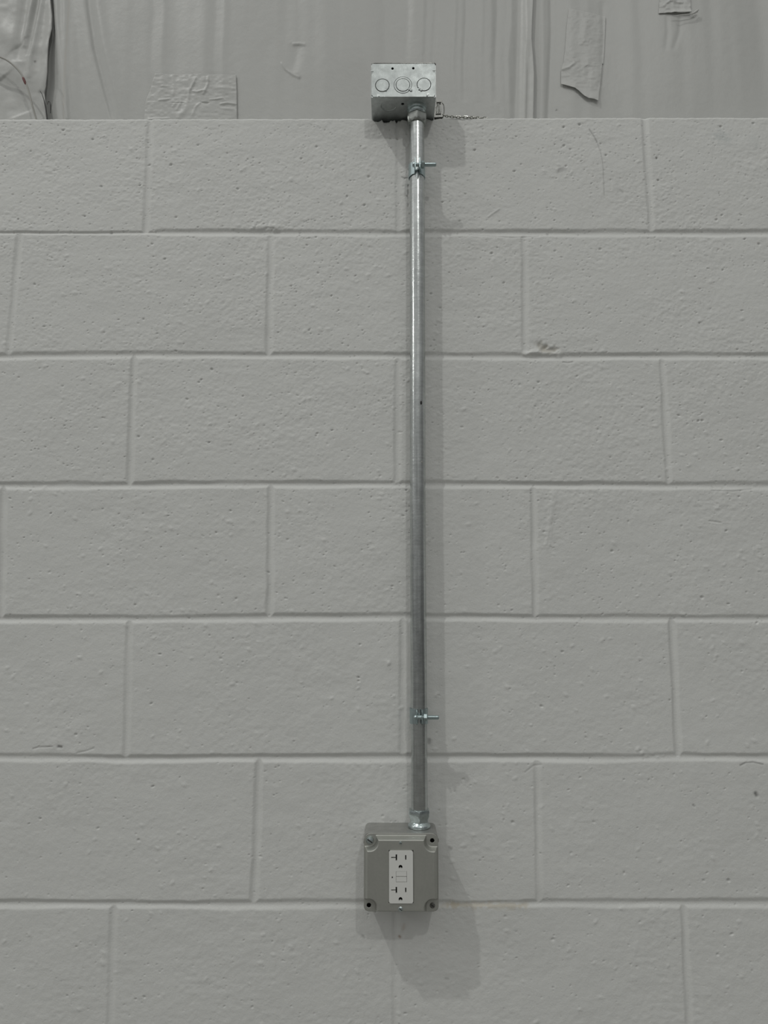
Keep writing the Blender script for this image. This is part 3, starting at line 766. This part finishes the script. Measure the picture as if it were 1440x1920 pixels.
used, inv = np.unique(q, return_inverse=True); inv = inv.reshape(q.shape)
me = bpy.data.meshes.new('cover'); me.from_pydata(co[used].tolist(), [], inv.tolist()); me.update()
me.polygons.foreach_set('use_smooth', np.ones(len(me.polygons), bool))
cover = link('cover', me, M_COVER, ob)
md = cover.modifiers.new('thickness', 'SOLIDIFY'); md.thickness = .0012; md.offset = -1
bm = bmesh.new(); box(bm, (oc[0], -.036, oc[1]), (.094, .030, .094)); child('interior_shade_block', bm, M_BLACK, ob, smooth=False)  # black filler block, painted shade behind the cover holes
# screws
def screw(x, z, y, r, mt, name='screw', slot=True, h=.0022, parent=None):
    bm = bmesh.new(); MM = Matrix.Translation((x, y, z)) @ FRONT
    lathe(bm, [(r*.9, -.003), (r, 0), (r, h*.4), (r*.8, h*.85), (r*.3, h)], 24, MM)
    if slot:
        bmesh.ops.recalc_face_normals(bm, faces=bm.faces)
    o = child(name, bm, mt, ob)
    bm = bmesh.new(); box(bm, (x, y-h, z), (r*1.5, .0006, r*.28)); bmesh.ops.rotate(bm, cent=(x, y, z), matrix=Matrix.Rotation(.6, 3, 'Y'), verts=bm.verts)
    s_ = child('screw_slot', bm, M_SLOT, ob, smooth=False); s_.parent = o
    return o
screw(sTL[0], sTL[1], -OD-.0014, .0052, M_ZINC, h=.0050)
screw(sBR[0], sBR[1], -OD-.0014, .0036, M_CLIP, h=.0016)
sT, sB = cxz(751, 1580.5, -.0665), cxz(751, 1705, -.0665)
screw(sT[0], sT[1], -OD-.0126, .0019, M_ZINC, h=.0010)
screw(sB[0], sB[1], -OD-.0120, .0032, M_ZINC, h=.0012)
# receptacle
rc = bpy.data.objects.new('receptacle', None); COL.objects.link(rc); rc.parent = ob; rc['label'] = 'white rectangular receptacle with two T-slot sockets'
rw, rh = rx1-rx0, rz1-rz0; rcx, rcz = (rx0+rx1)/2, (rz0+rz1)/2
RF = -(OD+.0138)
def rp(px, py): return cxz(px, py, RF)
def rect(px0, py0, px1, py1):
    a = rp(px0, py0); b = rp(px1, py1); return [(a[0], b[1]), (b[0], b[1]), (b[0], a[1]), (a[0], a[1])]
def tslot(y):
    a = rp(733.5, y-1.1); b = rp(741.8, y+1.1); c1 = rp(741.8, y-6); c2 = rp(744.6, y+6)
    return [(a[0], b[1]), (b[0], b[1]), (b[0], c2[1]), (c2[0], c2[1]), (c2[0], c1[1]), (b[0], c1[1]), (b[0], a[1]), (a[0], a[1])]
def ground(y):
    c_ = rp(751, y); r = .0026; o = [(c_[0]+r*math.cos(a), c_[1]+r*math.sin(a)) for a in np.linspace(0, PI, 14)]
    return o+[(c_[0]-r, c_[1]-r*.75), (c_[0]-r*.22, c_[1]-r*.75), (c_[0]-r*.2, c_[1]-r*.4), (c_[0]+r*.2, c_[1]-r*.4), (c_[0]+r*.22, c_[1]-r*.75), (c_[0]+r, c_[1]-r*.75)]
outl = rrect(rx0+.0002, rz0+.0002, rx1-.0002, rz1-.0002, .0028)
btn = rect(742.5, 1634, 763, 1654)
lps = [outl]
for y in (1608, 1669): lps += [tslot(y), rect(759.6, y-4.6, 761.9, y+4.6)]
for y in (1625.5, 1686): lps.append(ground(y))
lps += [btn, rect(734.4, 1643.6, 736.8, 1646.8)]
bm = bmesh.new(); add_plate(bm, lps, .004, Matrix.Translation((0, RF+.002, 0)) @ FRONT)
o = child('face_plate', bm, M_PLAST, ob, angle=50); o.parent = rc
for p0, p1 in (((742.9, 1634.4), (762.6, 1643.2)), ((742.9, 1644.0), (762.6, 1653.6))):
    a = rp(*p0); b = rp(*p1); bm = bmesh.new()
    box(bm, ((a[0]+b[0])/2, RF+.0012, (a[1]+b[1])/2), (abs(b[0]-a[0]), .0026, abs(a[1]-b[1])), .0003)
    o = child('button', bm, M_PLAST, ob); o.parent = rc
a = rp(741.5, 1633); b = rp(764, 1655); bm = bmesh.new(); box(bm, ((a[0]+b[0])/2, RF+.0032, (a[1]+b[1])/2), (abs(b[0]-a[0]), .0020, abs(a[1]-b[1])))
o = child('button_backing', bm, M_PLAST, ob, smooth=False); o.parent = rc  # white backing added to lighten the lines round the buttons
for nm, y, mt in (('slot_shade_block', 1615, M_SLOT), ('slot_shade_block', 1675, M_SLOT)):  # solid dark blocks stand in for shade inside the slots
    a = rp(732, y-16); b = rp(768, y-1.5); bm = bmesh.new(); box(bm, ((a[0]+b[0])/2, RF+.0050, (a[1]+b[1])/2), (abs(b[0]-a[0]), .003, abs(a[1]-b[1])))
    o = child(nm, bm, mt, ob, smooth=False); o.parent = rc
bm = bmesh.new(); box(bm, (rcx, RF+.0095, rcz), (rw-.002, .004, rh-.002)); o = child('black_backing', bm, M_BLACK, ob, smooth=False); o.parent = rc  # black backing plate, its colour gives the openings their shade

# ------------------------------------------------------------------ clip and chain by the box
zf = BZ0
def cp_(px, py, Y): return Vector(at(px, py, Y))
cl = thing('spring_clip', 'small dark metal clip standing on the wall top against the box', 'clip', tuple(at(822, 221, .004)))
def cchild(name, bm, mt, **k): return child(name, bm, mt, cl, **k)
Yc0 = .003
bm = bmesh.new()
def bar(bm, p, q, w, d=.0045, Y=Yc0):
    a = cp_(*p, Y); b = cp_(*q, Y); v = b-a; L_ = v.length; ang = math.atan2(v.x, v.z); n0 = len(bm.verts)
    r = bmesh.ops.create_cube(bm, size=1.0); bmesh.ops.scale(bm, vec=(w, d, L_), verts=r['verts'])
    bmesh.ops.rotate(bm, cent=(0, 0, 0), matrix=Matrix.Rotation(ang, 3, 'Y'), verts=r['verts'])
    bmesh.ops.translate(bm, vec=(a+b)/2, verts=r['verts'])
bar(bm, (815.2, 222), (817.6, 193), .0016); bar(bm, (827.6, 222), (827.6, 193), .0016)
bar(bm, (815.5, 213.4), (828, 213), .0017, .004); bar(bm, (814.2, 220.8), (829.5, 220), .0026, .006)
cchild('frame', bm, M_CLIP)
bm = bmesh.new(); a = cp_(817, 188.5, Yc0); b = cp_(829, 194.5, Yc0)
box(bm, ((a+b)/2), (abs(b.x-a.x), .006, abs(a.z-b.z)), .0012); cchild('cap', bm, M_CLIP)
bm = bmesh.new(); tube(bm, smoothpath([cp_(*q, Yc0-.002) for q in ((818.5, 211), (818, 204), (820, 198), (821.5, 195), (822.5, 200), (822, 211))], 24), .0010, 8)
tube(bm, smoothpath([cp_(*q, Yc0-.002) for q in ((825, 211), (824, 204), (823.6, 197))], 12), .0008, 8); cchild('spring', bm, M_CHAIN)
bm = bmesh.new(); tube(bm, smoothpath([cp_(*q, Yc0+.002) for q in ((829, 193), (832, 197), (833, 206), (832, 214), (830, 221))], 20), .0009, 8); cchild('side_loop', bm, M_CHAIN)
ch = thing('chain', 'thin twisted steel chain trailing right along the wall top edge', 'chain', tuple(at(830, 219, .001)))
cpts = smoothpath([at(*q) for q in ((828, 216.0, .002), (840, 218, .001), (856, 219.5, .000), (876, 220, .000), (893, 221, .002), (912, 221.6, .005))], 16)
for i in range(15):
    a, b = Vector(cpts[i]), Vector(cpts[i+1]); mid = (a+b)/2; d = (b-a); Lk_ = d.length*1.28; d.normalize()
    n_ = Vector((0, -1, 0)) if i % 2 == 0 else Vector((0, -.45, 1)).normalized()
    n_ = (n_-d*n_.dot(d)).normalized(); w_v = d.cross(n_)
    hw = .0020; pts = []
    hl_ = Lk_/2-hw
    for k in range(20):
        an = 2*PI*k/20; sx_ = math.cos(an); pts.append(mid+d*(hw*sx_+(hl_ if sx_ > 0 else -hl_))+w_v*hw*math.sin(an))
    bm = bmesh.new(); tube(bm, pts, .00080, 8, True); child('link', bm, M_CHAIN, ch)
